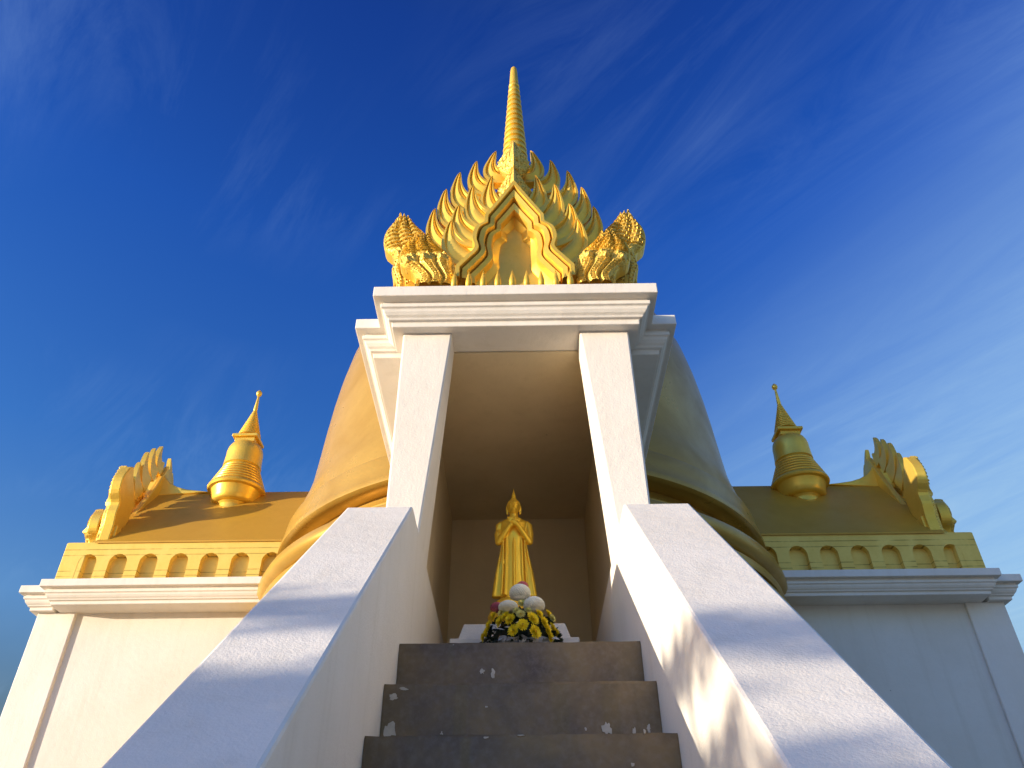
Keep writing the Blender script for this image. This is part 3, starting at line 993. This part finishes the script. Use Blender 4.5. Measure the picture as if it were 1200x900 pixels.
def petal_ring(bm, c, ax, r, n, lift, w, rin=.15, seed=0):
    rnd = random.Random(seed)
    ax = Vector(ax).normalized()
    u = ax.cross(Vector((.3, .2, .9))).normalized(); v2 = ax.cross(u)
    for i in range(n):
        a = 2 * math.pi * (i + rnd.uniform(-.2, .2)) / n
        d = u * math.cos(a) + v2 * math.sin(a)
        tn = ax.cross(d)
        rr = r * rnd.uniform(.85, 1.08)
        ps = [(rin * r, .35), (rr * .55, 1.0), (rr * .88, .85), (rr, .15)]
        le, ri, md = [], [], []
        for k, (q, ww) in enumerate(ps):
            hgt = lift * (q / r) ** 1.6 * r
            base = Vector(c) + d * q + ax * hgt
            le.append(bm.verts.new(base + tn * w * ww)); ri.append(bm.verts.new(base - tn * w * ww))
            md.append(bm.verts.new(base - ax * w * .45 * ww))
        for k in range(3):
            bm.faces.new((le[k], md[k], md[k + 1], le[k + 1])); bm.faces.new((md[k], ri[k], ri[k + 1], md[k + 1]))

def daisy(c, ax, r, mat, seed):
    b = bmesh.new()
    for j, (k, n, lift) in enumerate(((1.0, 20, .10), (.84, 18, .30), (.64, 15, .60), (.42, 11, 1.1))):
        petal_ring(b, Vector(c) + Vector(ax).normalized() * .002 * j, ax, r * k, n, lift, r * .10, .1, seed + j)
    o = build('yellow_flower', b, mat, fl, zo=False, recalc=False)
    b = bmesh.new(); blob(b, Vector(c) + Vector(ax).normalized() * r * .12, (r * .2,) * 3, 2)
    build('flower_eye', b, M_EYE, o, zo=False, smooth=True)
    return o

def pom(name, c, r, flat, mat, seed, n=420):
    """globe chrysanthemum: hundreds of little incurved petals round a ball"""
    rnd = random.Random(seed)
    b = bmesh.new()
    blob(b, c, (r * .86, r * .86, r * .86 * flat), 3)
    for i in range(n):
        z = 1 - 2 * (i + .5) / n
        if z < -.55: continue
        a = i * 2.39996
        d = Vector((math.sqrt(1 - z * z) * math.cos(a), math.sqrt(1 - z * z) * math.sin(a), z))
        t = d.cross(Vector((0, 0, 1)));  t = t.normalized() if t.length > .01 else Vector((1, 0, 0))
        up = t.cross(d)
        p = lambda k, s, h: Vector(c) + Vector((d.x, d.y, d.z * flat)) * r * k + t * s * r * .10 + up * h * r
        ps = [p(.84, -.7, -.12), p(.84, .7, -.12), p(1.0, .9, .0), p(1.03, 0, .10 + rnd.uniform(-.02, .05)), p(1.0, -.9, .0)]
        b.faces.new([b.verts.new(q) for q in ps])
    return build(name, b, mat, fl, zo=False, recalc=False)

FC = {}
def fpos(x, z, y): return (x * y / 5.15 - .017, y - 5.08, fz(z * y / 5.15))
pom('white_chrysanthemum', fpos(.005, 2.165, 5.06), .070, .85, M_WPET, 1)
pom('white_chrysanthemum', fpos(.098, 2.078, 5.00), .070, .80, M_WPET, 2)
pom('white_chrysanthemum', fpos(-.075, 2.068, 5.00), .064, .62, M_WPET, 3)
pom('pink_flower', fpos(-.150, 2.065, 5.06), .046, .8, M_PINK, 4, 160)
pom('pink_flower', fpos(.022, 2.215, 5.11), .042, .8, M_PINK, 5, 160)
YF = [(-.062, 1.985, 4.95, .043), (.088, 1.990, 4.90, .047), (.020, 1.948, 4.89, .044), (-.040, 1.912, 4.88, .043), (.100, 1.900, 4.88, .050),
      (-.128, 1.975, 4.96, .045), (.158, 1.965, 4.97, .045), (.180, 1.915, 4.97, .042), (.196, 1.865, 4.98, .040), (-.200, 1.945, 5.02, .040),
      (-.235, 1.87, 5.05, .036), (.212, 1.93, 5.05, .036), (-.09, 2.01, 4.98, .036), (.13, 2.02, 4.97, .036), (.235, 1.895, 5.06, .034), (-.215, 1.905, 5.01, .036),
      (.19, 2.02, 5.08, .034), (-.17, 2.01, 5.04, .034)]
for i, (x, z, y, r) in enumerate(YF):
    c = Vector(fpos(x, z, y))
    ax = (c - Vector((0, .10, .55))) * Vector((1.0, 1.0, .55)) if True else None
    ax = Vector((c.x * 3.0, -.22 - .05 * (abs(c.x) < .1), (c.z - .55) * .8 + .02))
    daisy(c, ax, r, M_YEL, 50 + i * 7)
for i, (x, z, y, r) in enumerate(((.007, 2.02, 4.93, .034), (-.12, 2.03, 5.0, .03), (.02, 2.095, 5.0, .034), (.215, 1.99, 5.06, .03), (-.02, 2.045, 4.96, .026), (.06, 2.045, 4.96, .026))):
    c = Vector(fpos(x, z, y))
    daisy(c, (c.x * 2, -.3, .12), r, M_PALEY, 300 + i * 7)
# crumpled silver wrap at the foot of the mound
b = bmesh.new()
rnd = random.Random(11)
rings = []
for j in range(6):
    ring = []
    for i in range(64):
        a = 2 * math.pi * i / 64
        rr = .13 + j * .012 + .018 * noise.noise(Vector((a * 4, j * .8, 3))) * (j / 2)
        zz = .47 + j * .017 + .012 * noise.noise(Vector((a * 5, j * .9, 8))) * j * .35
        ring.append((rr * 1.25 * math.cos(a), .05 + rr * .95 * math.sin(a), zz))
    rings.append(ring)
loft(b, rings, True, False)
build('silver_wrap', b, M_WRAP, fl, zo=False, recalc=False)
for i in range(12):
    x = rnd.uniform(-.22, .22); y = -.14 - .05 * rnd.random() + abs(x) * .3; z = rnd.uniform(.54, .64)
    b = bmesh.new()
    l, w = rnd.uniform(.03, .07), rnd.uniform(.006, .014)
    a = rnd.uniform(-.7, .7)
    d, n2 = Vector((math.cos(a), -.2, math.sin(a))), Vector((-math.sin(a), .5, math.cos(a)))
    c = Vector((x, y, z))
    b.faces.new([b.verts.new(p) for p in (c - d * l * .5, c + n2 * w, c + d * l * .5, c - n2 * w * .3)])
    build('silver_leaf', b, M_WRAP, fl, zo=False, recalc=False)

for o in fl.children_recursive:      # the mound stands low, straight on the floor of the niche
    o.data.transform(Matrix.Translation((0, 0, -.203)))

# ------------------------------------------------------------------ trees left of the stairs whose crowns shade the foot of the parapets
def tree(name, x, y, h, cr_, seed, label):
    root = empty(name, (x, y, 0))
    prop(root, label, 'tree')
    rnd = random.Random(seed)
    b = bmesh.new()
    tube(b, [(0, 0, 0), (.05, .02, h * .3), (-.03, .04, h * .55), (.02, 0, h * .85)], [.09, .075, .05, .02], 10)
    tube(b, [(.02, 0, h * .8), (0, .1, h + .3), (0, .5, h + .40), (.02, 1.1, h + .42)], [.03, .022, .014, .006], 6)
    tube(b, [(0, .1, h + .3), (0, -.2, h + .40), (0, -.5, h + .42)], [.018, .012, .005], 6)
    tips = []
    for i in range(9):
        a = i * 2.4; z0 = h * (.35 + .05 * i)
        e = Vector((math.cos(a) * cr_ * .75, math.sin(a) * cr_ * .75, min(z0 + h * .22, h * .93)))
        tube(b, [(0, 0, z0), e * .5 + Vector((0, 0, z0 * .55)), e], [.035, .022, .008], 6)
        tips.append(e)
    build('trunk', b, M_BARK, root, zo=False, smooth=True)
    b = bmesh.new()
    tips.append(Vector((0, 0, h * .88)))
    for i in range(5200):
        t = rnd.choice(tips)
        d = Vector((rnd.gauss(0, 1), rnd.gauss(0, 1), rnd.gauss(0, .6))) * cr_ * .20
        c = t + d
        if c.z > h: c.z = h - rnd.random() * .15
        if c.z < .5: continue
        n1 = Vector((rnd.gauss(0, 1), rnd.gauss(0, 1), rnd.gauss(0, 1))).normalized()
        n2 = n1.cross(Vector((rnd.gauss(0, 1), rnd.gauss(0, 1), rnd.gauss(0, 1)))).normalized()
        l = rnd.uniform(.05, .10)
        b.faces.new([b.verts.new(p) for p in (c - n1 * l, c + n2 * l * .4, c + n1 * l, c - n2 * l * .4)])
    # one long flat spray of leaves stands above the rest
    for i in range(430):
        c = Vector((rnd.gauss(0, .18), rnd.uniform(-.55, 1.15), h + .42 + rnd.gauss(0, .05) - .05 * rnd.random()))
        n1 = Vector((rnd.gauss(0, 1), rnd.gauss(0, 1), rnd.gauss(0, .5))).normalized()
        n2 = n1.cross(Vector((rnd.gauss(0, 1), rnd.gauss(0, 1), rnd.gauss(0, 1)))).normalized()
        l = rnd.uniform(.05, .09)
        b.faces.new([b.verts.new(p) for p in (c - n1 * l, c + n2 * l * .4, c + n1 * l, c - n2 * l * .4)])
    build('crown', b, M_TLEAF, root, zo=False, recalc=False)
    return root
tree('small_tree', -11.2, -2.4, 3.2, 1.25, 1, 'small bushy green tree standing left of the stairs')
